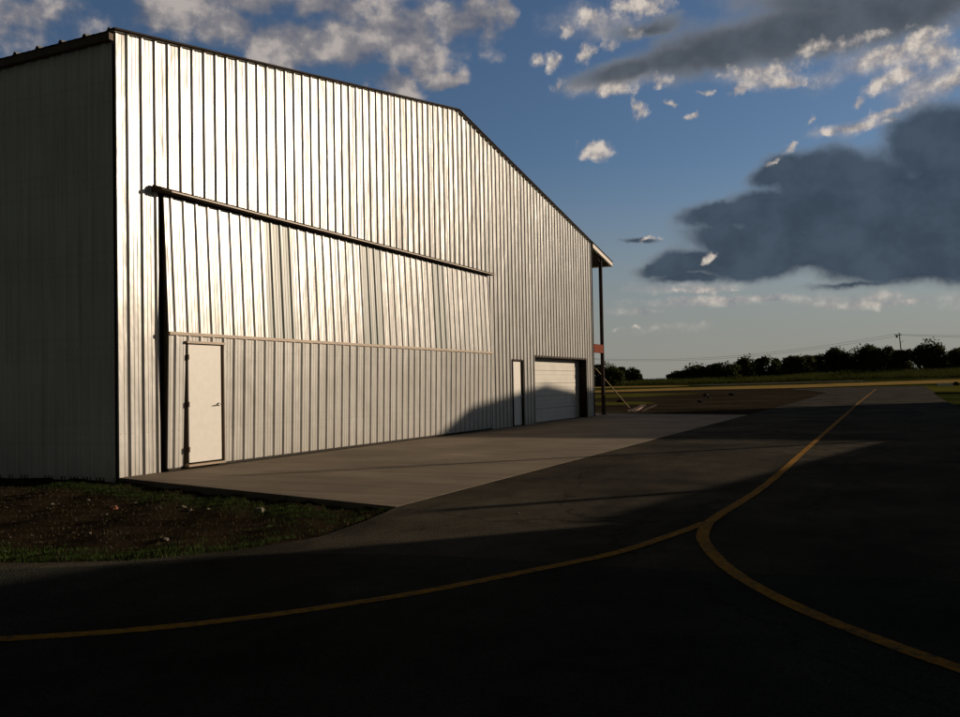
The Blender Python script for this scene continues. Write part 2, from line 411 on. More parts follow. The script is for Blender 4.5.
def handle(x, y, z, parent, s=1):
    b = MB()
    b.tube([(x, y, z), (x + .012, y, z)], .034, 14)
    b.tube([(x + .012, y, z), (x + .055, y, z)], .011, 8)
    b.tube([(x + .055, y, z), (x + .06, y - .05 * s, z - .004), (x + .055, y - .12 * s, z - .006)], [.014, .012, .009], 8)
    return b.obj('handle', M['chrome'], parent, True)

xf = X0 + .185
leaf = MB().box(xf - .045, xf + .005, P1[0] + .014, P1[1] - .038, P1[2] + .03, P1[3] - .02).obj('personnel_door', M['doorpaint'], hangar)
leaf['label'] = 'cream personnel door set in the bifold door'
b = MB()
b.box(xf - .10, xf - .03, P1[0] - .02, P1[0] + .012, P1[2], P1[3])
b.box(xf - .10, xf - .03, P1[1] - .0, P1[1] + .045, P1[2], P1[3])
b.box(xf - .14, xf - .12, P1[0] - .02, P1[1] + .04, P1[2], P1[3])
b.box(xf - .03, xf + .022, P1[1] + .012, P1[1] + .045, P1[2], P1[3] + .0)
b.obj('door_frame', M['doorframe'], leaf)
MB().box(xf - .03, xf + .045, P1[0] - .04, P1[1] + .06, P1[3] + .004, P1[3] + .05).obj('head_trim', M['tan'], leaf)
MB().box(xf - .10, xf + .04, P1[0] - .03, P1[1] + .05, P1[2] - .045, P1[2] - .005).obj('threshold', M['tan'], leaf)
handle(xf + .006, P1[1] - .12, 1.22, leaf)
for z in (.38, 1.24, 2.14):
    MB().box(xf - .01, xf + .022, P1[0] - .005, P1[0] + .02, z - .05, z + .05).obj('hinge', M['doorframe'], leaf)

xf = X0 - .03
leaf = MB().box(xf - .05, xf, P2[0] + .02, P2[1] - .02, P2[2] + .01, P2[3] - .01).obj('personnel_door', M['doorpaint'], hangar)
leaf['label'] = 'narrow cream personnel door beside the roll-up door'
b = MB()
b.box(xf - .08, X0 + .042, P2[0] - .055, P2[0] + .0, .0, P2[3] + .05)
b.box(xf - .08, X0 + .042, P2[1] - .0, P2[1] + .055, .0, P2[3] + .05)
b.box(xf - .08, X0 + .040, P2[0] + .001, P2[1] - .001, P2[3], P2[3] + .05)
b.obj('door_frame', M['bronze'], leaf)
handle(xf + .002, P2[1] - .10, 1.05, leaf)

# roll-up door, set 0.33 m back in its opening
xr = X0 - .36
b = MB(); nsec = 5; hh = RD[3] / nsec
for k in range(nsec):
    z0 = k * hh + .006; z1 = (k + 1) * hh - .006
    for j in range(3):
        a = z0 + (z1 - z0) * j / 3; c = z0 + (z1 - z0) * (j + 1) / 3
        b.box(xr - .04, xr - (0 if j != 1 else .012), RD[0] + .03, RD[1] - .03, a, c - (.004 if j < 2 else 0))
rd = b.obj('rollup_door', M['cream'], hangar)
rd['label'] = 'cream sectional overhead door'
MB().box(xr - .3, X0 + .034, RD[0] - .05, RD[0] + .0, 0, RD[3] + .05).obj('jamb', M['bronze'], rd)
MB().box(xr - .3, X0 + .034, RD[1] + .0, RD[1] + .05, 0, RD[3] + .05).obj('jamb', M['bronze'], rd)
MB().box(xr - .3, X0 + .036, RD[0] + .001, RD[1] - .001, RD[3] - .03, RD[3] + .05).obj('header', M['bronze'], rd)
for y in (RD[0] + .015, RD[1] - .05):
    MB().box(xr + .005, xr + .05, y, y + .03, .0, RD[3] - .035).obj('track', M['chrome'], rd)

# ------------------------------------------------------------------ ground
def grid(name, xs, ys, zf, m, kind='structure'):
    v = [(x, y, zf(x, y)) for y in ys for x in xs]; nx = len(xs)
    f = [(j * nx + i, j * nx + i + 1, (j + 1) * nx + i + 1, (j + 1) * nx + i) for j in range(len(ys) - 1) for i in range(nx - 1)]
    return tag(mesh_obj(name, v, f, m, None, True), kind=kind)
def sm(t): t = max(0, min(1, t)); return t * t * (3 - 2 * t)
def terrain(x, y):
    # the field rises slightly towards the hedge
    t = 1.4 + 1.3 * sm((x + 45) / 45)
    return -.16 + .5 * sm((y - 160) / 52) + (t - .35) * sm((y - 208) / 56) + 3 * sm((y - 400) / 900)
xs = [-3500, -1500, -700, -400, -250] + list(np.arange(-180, 161, 6)) + [250, 400, 700, 1500, 3500]
ys = [-1500, -500, -200, -100, -50, 0, 50, 100, 130, 150] + list(np.arange(156, 300, 4)) + [330] + [400, 500, 700, 1000, 1500, 2500, 4000]
grid('field', xs, ys, terrain, M['field'])

def poly_obj(name, poly, z, m, thick=None):
    mb = MB()
    if thick: mb.prism(poly, z - thick, z)
    else: mb.add([(x, y, z) for x, y in poly], [tuple(range(len(poly)))])
    return tag(mb.obj(name, m), kind='structure')
poly_obj('apron', [(X0 - .0, 11.28), (-5.68, 9.55), (-5.74, 39.5), (X0 - 2.6, 42.3), (X0 - 2.6, Y1 + .01), (X0 - .0, Y1 + .01)], 0., M['concrete'], .3)
poly_obj('hangar_floor', [(XB, Y0), (X0 - .001, Y0), (X0 - .001, Y1), (XB, Y1)], -.004, M['concrete'], .2)
grass_edge = [(-60, 4.7), (-30, 4.9), (-14, 5.05), (-9.5, 5.15), (-7.6, 5.2), (-6.9, 5.45), (-6.2, 5.8), (-5.62, 6.5), (-5.30, 7.4), (-5.42, 8.4), (-5.56, 9.1), (-5.675, 9.55)]
EDGE2 = 7.9
tw = [(-60, -40)] + grass_edge + [(-5.735, 39.5), (-5.8, 60), (-6.4, 100), (-10, 122), (-14, 140), (-10, 160), (5.2, 163), (4.3, 150), (3.9, 110), (3.1, 80), (2.9, 60), (2.9, 44), (7.5, 40), (8, 36), (8, -40)]
poly_obj('taxiway', tw, -.004, M['asphalt'], .12)
poly_obj('sealed_taxiway', [(-60, -39), (-60, 4.0), (-14, 4.4), (-8.5, 4.7), (-7.2, 4.95), (-6.3, 5.5), (-5.6, 6.2), (-4.97, 6.55), (-3.8, 6.92), (-2.1, 6.98), (-1, 7.1), (0, 7.3), (2, 7.5), (7.9, 7.7), (7.9, -39)], .0, M['asphalt2'])
# bare soil and grass beyond the apron
poly_obj('bare_soil', [(-120, 48), (-15, 42.4), (-5.75, 39.52), (-5.0, 60), (-5.0, 88), (-5.0, 108), (-5.0, 140), (-5, 161), (-30, 159), (-44, 138), (-60, 128), (-120, 100)], -.03, M['field_dirt'])
BAND_A = [((-48.2, 132.8), (-60.4, 166.4)), ((-43.7, 139.6), (-54.3, 173.4)), ((-39.1, 147.4), (-47.7, 179.8)), ((-34.3, 156.8), (-40.8, 186.6)), ((-28.6, 163.8), (-33.5, 191.8)), ((-22.0, 167.0), (-25.7, 195.3)), ((-15.4, 170.0), (-18.0, 199.2)), ((-9.0, 176.8), (-10.7, 211.5)), ((-2.3, 182.7), (-2.7, 217.0)), ((4.6, 187.9), (5.5, 220.4)), ((11.7, 193.1), (13.5, 223.3)), ((20.6, 198.7), (23.4, 225.5))]
BAND_B = [((-72.2, 198.8), (-79.6, 219.2)), ((-62.4, 199.4), (-68.5, 218.8)), ((-53.2, 200.8), (-58.0, 218.7)), ((-45.5, 202.5), (-49.2, 219.0)), ((-43.8, 210.8), (-44.5, 214.2))]
BAND_C = [((-45.9, 221.3), (-46.3, 223.2)), ((-37.8, 216.7), (-39.5, 226.3)), ((-28.9, 219.4), (-29.8, 226.8)), ((-19.9, 220.6), (-20.4, 226.3)), ((-9.0, 221.3), (-9.2, 226.1)), ((-4.8, 223.4), (-4.9, 224.4))]
BAND_G = [((-29.5, 81.3), (-39.9, 109.7)), ((-26.8, 85.4), (-35.0, 111.9)), ((-24.0, 90.6), (-30.6, 115.3)), ((-22.3, 101.8), (-24.7, 112.8)), ((-21.3, 108.4), (-22.0, 111.8))]
BAND_H = [((-20.7, 56.8), (-24.8, 68.1)), ((-18.1, 57.7), (-21.2, 67.7)), ((-15.6, 58.7), (-17.9, 67.4)), ((-15.5, 62.3), (-15.7, 63.3))]
def strip_obj(name, rows, m, lift=.03):
    V = []; F = []; na = 8; nb = 5
    R_ = []
    for (a0, b0), (a1, b1) in zip(rows[:-1], rows[1:]):
        for k in range(na):
            t = k / na; R_.append((np.array(a0) * (1 - t) + np.array(a1) * t, np.array(b0) * (1 - t) + np.array(b1) * t))
    R_.append((np.array(rows[-1][0], float), np.array(rows[-1][1], float)))
    for a, b_ in R_:
        ja, jb = random.uniform(-.06, .06), random.uniform(-.06, .06)
        for q in range(nb + 1):
            t = (q + (ja * (q == 0)) + (jb * (q == nb))) / nb; x, y = a * (1 - t) + b_ * t; V.append((x, y, terrain(x, y) + lift))
    for i in range(len(R_) - 1):
        for q in range(nb): n0 = i * (nb + 1) + q; F.append((n0, n0 + 1, n0 + nb + 2, n0 + nb + 1))
    return tag(mesh_obj(name, V, F, m), kind='structure')
strip_obj('dry_grass_strip', BAND_A, M['drygrass'], .06)
strip_obj('dry_grass_strip', BAND_B, M['drygrass'], .05)
strip_obj('gravel_path', BAND_C, M['runway'], .05)
strip_obj('green_verge', BAND_G, M['greenfield'], .145)
strip_obj('green_verge', BAND_H, M['greenfield'], .145)
poly_obj('green_verge', [(2., 96), (2., 130), (3., 164), (30, 170), (60, 160), (60, 96)], -.02, M['greenfield'])

# soil strip beside the hangar
def soil_z(x, y):
    s = -.075 - .05 * math.sin((x + 3) * .7) * .4
    # rises to the pavement edge
    ex = np.interp(x, [p[0] for p in grass_edge[:8]], [p[1] for p in grass_edge[:8]])
    d = max(0., min(1., (y - ex) / 1.2)) if x < -5.62 else .3
    h = -.03 + (s + .03) * d
    return h + .018 * math.sin(x * 5.1 + y * 3.3) + .014 * math.sin(x * 9.7 - y * 7.9) + .008 * math.sin(x * 23 + y * 17)
sxs = list(np.arange(-46, -14, 1.)) + list(np.arange(-14, -5.2, .12)); sys_ = list(np.arange(4.4, 11.9, .12))
def clampz(x, y):
    z = soil_z(x, y)
    ex = float(np.interp(x, [p[0] for p in grass_edge[:8]], [p[1] for p in grass_edge[:8]]))
    if y < ex + .1 or x > -5.75: z = min(z, -.04) - .05
    return z
grid('soil', sxs, sys_, clampz, M['dirt'])

def in_patch(x, y):
    if y > 10.9 - .0: return False
    ex = float(np.interp(x, [p[0] for p in grass_edge[:8]], [p[1] for p in grass_edge[:8]]))
    if y < ex - .05: return False
    if x > -5.62: 
        return False
    slab = 11.28 + (x - X0) / (-5.68 - X0) * (9.55 - 11.28) if x > X0 else 11.2
    return y < slab - .03
def blades(name, n, regionf, hmin, hmax, w, m, label, cat='grass'):
    V = []; F = []
    k = 0
    while k < n:
        x = random.uniform(-20, -5.3); y = random.uniform(4.9, 11)
        if not in_patch(x, y): continue
        d = regionf(x, y)
        if random.random() > d: continue
        z = soil_z(x, y) - .01; h = random.uniform(hmin, hmax) * (.6 + .6 * d)
        a = random.uniform(0, 6.28); l = random.uniform(.1, .7) * h; ww = w * random.uniform(.6, 1.3)
        dx, dy = math.cos(a), math.sin(a); b2 = random.uniform(0, 6.28); ex, ey = math.cos(b2) * l, math.sin(b2) * l
        i = len(V)
        V += [(x - dx * ww, y - dy * ww, z), (x + dx * ww, y + dy * ww, z), (x + ex * .4 + dx * ww * .7, y + ey * .4 + dy * ww * .7, z + h * .6),
              (x + ex * .4 - dx * ww * .7, y + ey * .4 - dy * ww * .7, z + h * .6), (x + ex, y + ey, z + h)]
        F += [(i, i + 1, i + 2, i + 3), (i + 3, i + 2, i + 4)]
        k += 1
    o = mesh_obj(name, V, F, m); tag(o, label, cat, kind='stuff'); return o
def vn(x, y, s=1.):
    return .5 + .25 * math.sin(x * 1.7 * s + 1.3 * math.sin(y * 2.1 * s)) + .25 * math.sin(y * 2.9 * s + 1.7 * math.sin(x * 1.3 * s + .5))
def dens(x, y):
    ex = float(np.interp(x, [p[0] for p in grass_edge[:8]], [p[1] for p in grass_edge[:8]]))
    slab = 11.28 + (x - X0) / (-5.68 - X0) * (9.55 - 11.28) if x > X0 else 11.2
    e = (y - ex); s = slab - y
    a = max(0, 1 - abs(e - .55) / .75) * (.7 + .6 * vn(x, y, 1.2))
    b = max(0, 1 - abs(s - .75) / .7) * (.25 + .9 * vn(x + 5, y, .9)) * (1 if x > -13 else .5)
    if x > -6.6: a = max(a, .55 * vn(x * 2, y))
    return min(1, max(a, b, .035))
blades('grass', 42000, dens, .02, .065, .003, M['blade'], 'short green grass beside the hangar slab and along the pavement edge')
blades('dry_grass', 9000, lambda x, y: .25 + .5 * vn(x + 9, y + 2, 2.3) * (1 - dens(x, y)), .015, .06, .003, M['blade_dry'], 'sparse straw coloured dead grass on the brown soil strip')

# tall rough grass at the foot of the hedge
V = []; F = []
for k in range(26000):
    x = random.uniform(-110, 60); y = random.uniform(232, 262)
    z = terrain(x, y); h = random.uniform(.5, 1.7) * (.6 + .5 * vn(x * .3, y * .3)); w = random.uniform(.05, .14)
    l = random.uniform(-.5, .5)
    i = len(V); V += [(x - w, y, z), (x + w, y, z), (x + l, y + random.uniform(-.3, .3), z + h)]; F.append((i, i + 1, i + 2))
tag(mesh_obj('tall_grass', V, F, M['blade_far']), 'rough tall grass growing in front of the distant hedge', 'grass', kind='stuff')

# yellow taxi lines
def catmull(P, n=14):
    P = [np.array(p, float) for p in P]; P = [2 * P[0] - P[1]] + P + [2 * P[-1] - P[-2]]; out = []
    for i in range(1, len(P) - 2):
        for k in range(n):
            t = k / n; a, b, c, d = P[i - 1:i + 3]
            out.append(.5 * ((2 * b) + (-a + c) * t + (2 * a - 5 * b + 4 * c - d) * t * t + (-a + 3 * b - 3 * c + d) * t ** 3))
    out.append(P[-2]); return out
def ribbon(name, P, w, z, label):
    pts = catmull(P); L = []
    for i, p in enumerate(pts):
        d = pts[min(i + 1, len(pts) - 1)] - pts[max(0, i - 1)]; d /= np.linalg.norm(d); nrm = np.array([-d[1], d[0]])
        e0 = random.uniform(-.004, .004); e1 = random.uniform(-.004, .004)
        L += [(*(p - nrm * (w / 2 + e0)), z), (*(p + nrm * (w / 2 + e1)), z)]
    f = [(2 * i, 2 * i + 1, 2 * i + 3, 2 * i + 2) for i in range(len(pts) - 1)]
    o = mesh_obj(name, L, f, M['paint']); o['kind'] = 'structure'; return o
ribbon('yellow_taxi_line', [(-2.1, 128), (-2.0, 100), (-1.93, 60), (-1.82, 40), (-1.72, 20.7), (-1.68, 15), (-1.70, 12.2), (-1.80, 9.9), (-1.78, 9.2), (-1.64, 8.35), (-1.20, 7.15), (-.59, 6.12), (.27, 5.14), (1.5, 4.1), (3.6, 3.0), (7.8, 1.8)], .118, .005, '')
ribbon('yellow_taxi_line', [(-1.83, 9.5), (-1.98, 8.7), (-2.25, 7.55), (-2.62, 6.72), (-3.25, 5.48), (-4.06, 4.40), (-4.98, 3.66), (-6.4, 2.9), (-9, 2.2), (-16, 1.6)], .115, .004, '')

# ------------------------------------------------------------------ rubble and small things
def rock(name, x, y, z, s, m, label, cat, group=None, flat=.6):
    V = []; F = []; nu, nv = 7, 5; rr = random.Random(int(x * 997 + y * 131))
    V.append((0, 0, -s * flat))
    for j in range(1, nv):
        t = math.pi * j / nv
        for i in range(nu):
            a = 2 * math.pi * i / nu; q = s * rr.uniform(.72, 1.2)
            V.append((q * math.sin(t) * math.cos(a), q * math.sin(t) * math.sin(a) * .8, -q * flat * math.cos(t)))
    V.append((0, 0, s * flat)); e = len(V) - 1
    for i in range(nu):
        F.append((0, 1 + (i + 1) % nu, 1 + i)); F.append((e, e - nu + i, e - nu + (i + 1) % nu))
        for j in range(nv - 2):
            a = 1 + j * nu + i; b_ = 1 + j * nu + (i + 1) % nu; F.append((a, b_, b_ + nu, a + nu))
    o = mesh_obj(name, V, F, m); o.location = (x, y, z + s * flat * .6); o.rotation_euler.z = rr.uniform(0, 6)
    tag(o, label, cat, group); return o
rock('brick_chunk', -9.70, 8.80, -.11, .06, M['stone_red'], 'small reddish brick chunk, the only red piece among the pale rubble on the soil', 'brick')
rub = [(-9.05, 8.98, .055, 'small pale stone on the soil a little right of the reddish brick chunk'),
       (-8.92, 9.28, .06, 'pale stone lying close to the slab edge behind the reddish brick chunk'),
       (-8.55, 9.02, .05, 'small pale stone between the brick chunk and the whitish rubble lump'),
       (-8.22, 9.0, .045, 'tiny pale stone just left of the whitish rubble lump'),
       (-7.42, 9.05, .12, 'whitish rubble lump, the largest pale piece near the concrete slab edge'),
       (-10.6, 9.15, .05, 'pale stone on the soil left of the reddish brick chunk'),
       (-11.1, 8.95, .045, 'pale stone second to the left of the reddish brick chunk'),
       (-12.2, 8.85, .045, 'leftmost pale stone on the brown soil strip near the side wall'),
       (-9.45, 8.45, .04, 'small flat stone in front of the reddish brick chunk'),
       (-6.95, 6.98, .055, 'pale pointed stone in the green grass near the pavement edge'),
       (-8.15, 7.05, .035, 'tiny pale stone in the green grass left of the pointed one'),
       (-6.5, 8.1, .035, 'small pale stone on bare soil below the front corner of the slab'),
       (-9.9, 9.35, .05, 'pale stone in the grass against the slab, above the brick chunk')]
for x, y, s, lab in rub:
    rock('stone', x, y, soil_z(x, y) - s * .2, s * .75, M['stone_pale'], lab, 'stone', 'pale stones on the soil strip')
rock('stone', -3.98, 8.55 + .9, -.012, .028, M['stone_pale'], 'lone pale pebble on the sunlit asphalt in front of the slab corner', 'stone')
# tiny gravel
V = []; F = []
for k in range(900):
    x = random.uniform(-16, -5.7); y = random.uniform(5.6, 11)
    if not in_patch(x, y): continue
    s = random.uniform(.006, .02); z = soil_z(x, y) + s * .3; i = len(V)
    V += [(x - s, y, z), (x, y - s * .8, z), (x + s, y, z), (x, y + s, z), (x, y, z + s), (x, y, z - s)]
    F += [(i, i + 1, i + 4), (i + 1, i + 2, i + 4), (i + 2, i + 3, i + 4), (i + 3, i, i + 4)]
tag(mesh_obj('gravel', V, F, M['stone_pale']), 'fine gravel scattered over the brown soil beside the hangar', 'gravel', kind='stuff')

for x, y, s, lab in [(-16.9, 89, .38, 'dark soil clod, left one of the close pair on the bare field'), (-14.9, 92, .36, 'dark soil clod, right one of the close pair on the bare field'),
                     (-12.6, 64, .24, 'flat dark clod nearest the apron on the bare field'), (-14.6, 78, .22, 'small reddish brown clod between the flat clod and the close pair'),
                     (-19.0, 66, .34, 'dark lump in the green grass behind the yellow timber brace')]:
    rock('soil_clod', x, y, -.03, s, M['clod'], lab, 'clod', 'dark clods on the field', .45)
b = MB()
for q in ((-12.6, 45.0, -11.7, 45.3), (-12.2, 44.8, -11.9, 45.5), (-11.9, 45.25, -11.2, 45.5)):
    b.bar((q[0], q[1], .0), (q[2], q[3], .30),   .26, .07)
tag(b.obj('scrap_boards', M['pale']), 'pale pinkish scrap boards heaped at the far edge of the apron', 'boards')
b = MB().bar((-13.25, 41.6, 2.24), (-14.4, 51.9, -.08), .05, .04)
tag(b.obj('timber_brace', M['timber']), 'long yellow timber leaning down from the porch to the grass', 'brace')
b = MB()
b.box(6.6, 9.0, 163.8, 164.3, -.15, .42)
cul = b.obj('culvert', M['pale_concrete']); tag(cul, 'low pale concrete culvert end in the grass at the right edge of the picture', 'culvert')
MB().tube([(9.3, 163.3, .2), (9.3, 164.6, .2)], .42, 14).obj('pipe', M['darkframe'], cul)

# ------------------------------------------------------------------ trees
def crown_mesh(rx, rz, seed, n, leaf):
    g = np.random.default_rng(seed)
    nl = max(5, int(rx * 2.2))
    lobes = []
    for k in range(nl):
        a = g.uniform(0, 2 * math.pi); q = g.uniform(.25, .72)
        zc = g.uniform(.18, .76)
        lobes.append((q * rx * math.cos(a), q * rx * .8 * math.sin(a), zc * rz, rx * g.uniform(.26, .46) * (1.15 - .5 * abs(zc - .45)), rz * g.uniform(.16, .26)))
    lobes.append((0, 0, rz * .5, rx * .72, rz * .44)); lobes.append((0, 0, rz * .25, rx * .85, rz * .26)); lobes.append((0, 0, rz * .16, rx * 1.0, rz * .2))
    LA = np.array(lobes)[g.integers(len(lobes), size=n)]
    nz = lambda a: a / np.linalg.norm(a, axis=1, keepdims=True)
    d = nz(g.normal(size=(n, 3)))
    q = np.where(g.random(n) < .85, g.uniform(.5, 1.05, n) ** .6, g.uniform(1., 1.22, n))
    c = LA[:, :3] + d * np.stack([LA[:, 3], LA[:, 3], LA[:, 4]], 1) * q[:, None]; c[:, 2] = np.maximum(.05, c[:, 2])
    a = nz(g.normal(size=(n, 3))); b_ = nz(np.cross(a, g.normal(size=(n, 3)))); s = (leaf * g.uniform(.5, 1.2, n))[:, None]
    V = np.stack([c - a * s - b_ * s * .2, c + b_ * s * .45, c + a * s, c - b_ * s * .55], 1).reshape(-1, 3)
    return V, n, lobes
def quads_obj(name, V, n, m, parent):
    me = bpy.data.meshes.new(name); me.vertices.add(4 * n); me.vertices.foreach_set('co', V.astype(np.float32).ravel())
    me.loops.add(4 * n); me.loops.foreach_set('vertex_index', np.arange(4 * n, dtype=np.int32))
    me.polygons.add(n); me.polygons.foreach_set('loop_start', np.arange(0, 4 * n, 4, dtype=np.int32)); me.polygons.foreach_set('loop_total', np.full(n, 4, dtype=np.int32))
    me.update(calc_edges=True); me.materials.append(m)
    return link(bpy.data.objects.new(name, me), parent)
TREES = [(-69.9, 230, 6.32, 4.3, 0, 'rounded dark tree nearest the hangar, seen behind the porch post'),
 (-68.5, 250, 5.37, 2.8, 0, 'small conical tree standing alone just right of the porch post tree'),
 (-60.2, 272, 4.4, 3.0, 1, 'low thin bush at the left end of the long hedge'),
 (-52.6, 262, 6.2, 5.2, 0, 'flat topped dense dark tree, first full one of the hedge from the left'),
 (-44.8, 264, 6.6, 5.0, 0, 'dense dark tree ending in a steep gap, second of the hedge from the left'),
 (-39.6, 272, 8.3, 4.4, 1, 'tall uneven olive tree just right of the steep gap in the hedge'),
 (-34.0, 277, 8.0, 4.6, 0, 'broad tree just right of the tall uneven olive one'),
 (-29.2, 284, 7.3, 3.6, 0, 'small tree filling the hedge between the broad one and the rounded olive one'),
 (-24.4, 268, 8.0, 5.6, 1, 'rounded olive bushy tree in the middle of the hedge, left of the long high mass'),
 (-19.6, 288, 8.5, 4.4, 0, 'tree peeking up behind the rounded olive bushy one'),
 (-14.3, 281, 9.9, 5.0, 0, 'left part tree of the long high dark mass'),
 (-8.2, 285, 10.6, 5.6, 0, 'highest tree of the long dark mass, left of the utility pole'),
 (-3.4, 281, 9.6, 3.8, 1, 'tree at the right end of the long dark mass'),
 (1.7, 270, 8.6, 3.7, 0, 'small tree directly below the utility pole'),
 (9.3, 265, 11.0, 5.2, 0, 'tallest tree with a spiky crown, right of the utility pole'),
 (16.8, 270, 8.6, 4.6, 0, 'tree at the right edge of the picture beside the tallest one'),
 (25.5, 274, 9.0, 5.0, 1, 'tree beyond the right edge of the hedge'),
 (-78, 262, 5.8, 4.5, 0, 'tree hidden behind the hangar corner')]
for i, (x, y, h, r, kk, lab) in enumerate(TREES):
    z = terrain(x, y); h = (h - z) * 1.14
    t = empty('broadleaf_tree', (x, y, z)); tag(t, lab, 'tree', 'trees of the distant hedge')
    V, F, lobes = crown_mesh(r, h, 100 + i, int(5200 + 600 * r), .40)
    quads_obj('crown', V, F, M['leaf2' if kk else 'leaf'], t)
    b = MB().tube([(0, 0, -.3), (.1, .0, h * .25), (.0, .1, h * .6)], [.28, .2, .08], 7)
    for L in lobes[:5]: b.tube([(.05, 0, h * .2), (L[0] * .5, L[1] * .5, (h * .25 + L[2]) / 2 + .3), (L[0], L[1], L[2])], [.12, .07, .03], 5)
    b.obj('trunk', M['bark'], t)
# a far low shed seen through the gap in the hedge
sh = empty('low_shed', (-108, 420, 1.3)); tag(sh, 'very distant low shed with a pale roof in the gap left of the hedge', 'shed')
MB().box(-9, 9, -4, 4, 0, 1.5).obj('wall', M['barnwall'], sh)
MB().add([(-9.5, -4.6, 1.4), (9.5, -4.6, 1.4), (9.5, 0, 1.85), (-9.5, 0, 1.85), (9.5, 4.6, 1.4), (-9.5, 4.6, 1.4)], [(0, 1, 2, 3), (3, 2, 4, 5), (0, 3, 5), (1, 4, 2)]).obj('roof', M['shingle'], sh)

# ------------------------------------------------------------------ utility poles and wires
def upole(x, y, ztop_, label, seed=0):
    z = terrain(x, y); t = empty('utility_pole', (x, y, z)); tag(t, label, 'utility pole', 'utility poles along the hedge')
    h = ztop_ - z
    MB().tube([(0.9, 0, 0), (.45, 0, h * .5), (0, 0, h)], [.2, .17, .13], 8).obj('pole', M['wood_pole'], t)
    MB().box(-1.3, .6, -.2, -.09, h - .75, h - .6).obj('crossarm', M['wood_pole'], t)
    b = MB().tube([(-.62, -.1, h - 1.5), (-.62, -.1, h - .62)], .3, 12); b.obj('transformer', M['grey_can'], t)
    MB().bar((.2, -.1, h - 3.1), (1.1, -.1, h - 2.4), .1).obj('bracket', M['wood_pole'], t)
    for xx in (-1.2, .5): MB().tube([(xx, -.14, h - .6), (xx, -.14, h - .35)], .06, 6).obj('insulator', M['grey_can'], t)
    return t
upole(2.0, 288, 14.7, 'leaning wooden utility pole with a transformer above the distant trees')
upole(-119.6, 330, 13.0, 'far utility pole hidden behind the hangar')
upole(112, 240, 14.2, 'utility pole beyond the right edge of the picture')
def wire(a, b_, sag, label):
    pts = []
    for k in range(25):
        t = k / 24; p = np.array(a) * (1 - t) + np.array(b_) * t; p[2] -= 4 * sag * t * (1 - t); pts.append(p)
    o = MB().tube(pts, .035, 5).obj('power_line', M['wire']); tag(o, label, 'wire', 'overhead wires at the hedge')
wire((.8, 287.8, 14.3), (-120.8, 329.8, 12.65), 4.0, 'upper overhead wire sagging from the leaning pole towards the hangar')
wire((2.5, 287.8, 13.9), (-119.1, 329.8, 12.2), 4.1, 'lower overhead wire sagging from the leaning pole towards the hangar')
wire((.8, 287.8, 14.3), (110.8, 239.8, 13.8), 2.6, 'upper overhead wire running right from the leaning pole')
wire((2.5, 287.8, 13.9), (112.5, 239.8, 13.3), 3.0, 'lower overhead wire running right from the leaning pole')

# ------------------------------------------------------------------ the hangars across the taxiway (their shade lies on the pavement)
def side_hangar(xf, y0, w, he, hp, dep, label):
    t = empty('metal_hangar', (xf, y0 + w / 2, 0)); t.location = (0, 0, 0); tag(t, label, 'hangar', 'hangars on the other side of the taxiway')
    ym = y0 + w / 2; sl = (hp - he) / (w / 2); zt_ = lambda y: hp - abs(y - ym) * sl
    ribbed(y0, y0 + w, -.1, zt_, lambda u, v, h: (xf - h, u, v), breaks=[ym], pitch=.61, holes=[(y0 + w * .15, y0 + w * .85, -1, he * .72)]).obj('gable_wall', M['wall_side'], t)
    ribbed(y0, y0 + w, -.1, zt_, lambda u, v, h: (xf + dep + h, u, v), breaks=[ym], pitch=.61).obj('back_wall', M['wall_side'], t)
    for yy, s in ((y0, -1), (y0 + w, 1)):
        ribbed(xf, xf + dep, -.1, he, lambda u, v, h, yy=yy, s=s: (u, yy + s * h, v), pitch=.61).obj('side_wall', M['wall_side'], t)
    for s in (-1, 1):
        r = MB(); v = []
        for x in (xf - .12, xf + dep + .1):
            v += [(x, ym, hp), (x, ym + s * (w / 2 + .1), hp - (w / 2 + .1) * sl), (x, ym + s * (w / 2 + .1), hp - (w / 2 + .1) * sl + .07), (x, ym, hp + .07)]
        r.add(v, [(3, 2, 1, 0), (4, 5, 6, 7), (0, 1, 5, 4), (1, 2, 6, 5), (2, 3, 7, 6), (3, 0, 4, 7)]).obj('roof', M['roof'], t)
    ribbed(y0 + w * .15, y0 + w * .85, .03, he * .72, lambda u, v, h: (xf - .05 - h, u, v), pitch=.61).obj('hangar_door', M['door_sheet'], t)
    return t
side_hangar(12.04, 51.3, 17.0, 9.59, 10.42, 26, 'metal hangar opposite, the one farther along the taxiway')
side_hangar(9.1, -14.2, 36.0, 5.5, 8.3, 26, 'metal hangar opposite, the one right beside the viewpoint')
# unseen lean-to added between them, its roof shaped to shade the pavement
t = empty('added_lean_to', (0, 0, 0)); tag(t, 'low lean-to added against the side of the nearer opposite hangar, shaped for its shade', 'shed')
b = MB(); xa, xb, ya, yb = 8.95, 20., 21.95, 33.0
v = [(x, y, z) for x in (xa, xb) for y, z in ((ya, -.1), (yb, -.1), (yb, 3.2), (ya, 4.3))]
b.add(v, [(0, 1, 2, 3), (7, 6, 5, 4), (0, 4, 5, 1), (1, 5, 6, 2), (3, 7, 4, 0)]); b.obj('wall', M['wall_side'], t)
MB().add([(xa - .1, ya, 4.32), (xb, ya, 4.32), (xb, yb + .1, 3.21), (xa - .1, yb + .1, 3.21), (xa - .1, ya, 4.38), (xb, ya, 4.38), (xb, yb + .1, 3.27), (xa - .1, yb + .1, 3.27)],
         [(0, 1, 2, 3), (7, 6, 5, 4), (0, 4, 5, 1), (1, 5, 6, 2), (2, 6, 7, 3), (3, 7, 4, 0)]).obj('roof', M['roof'], t)
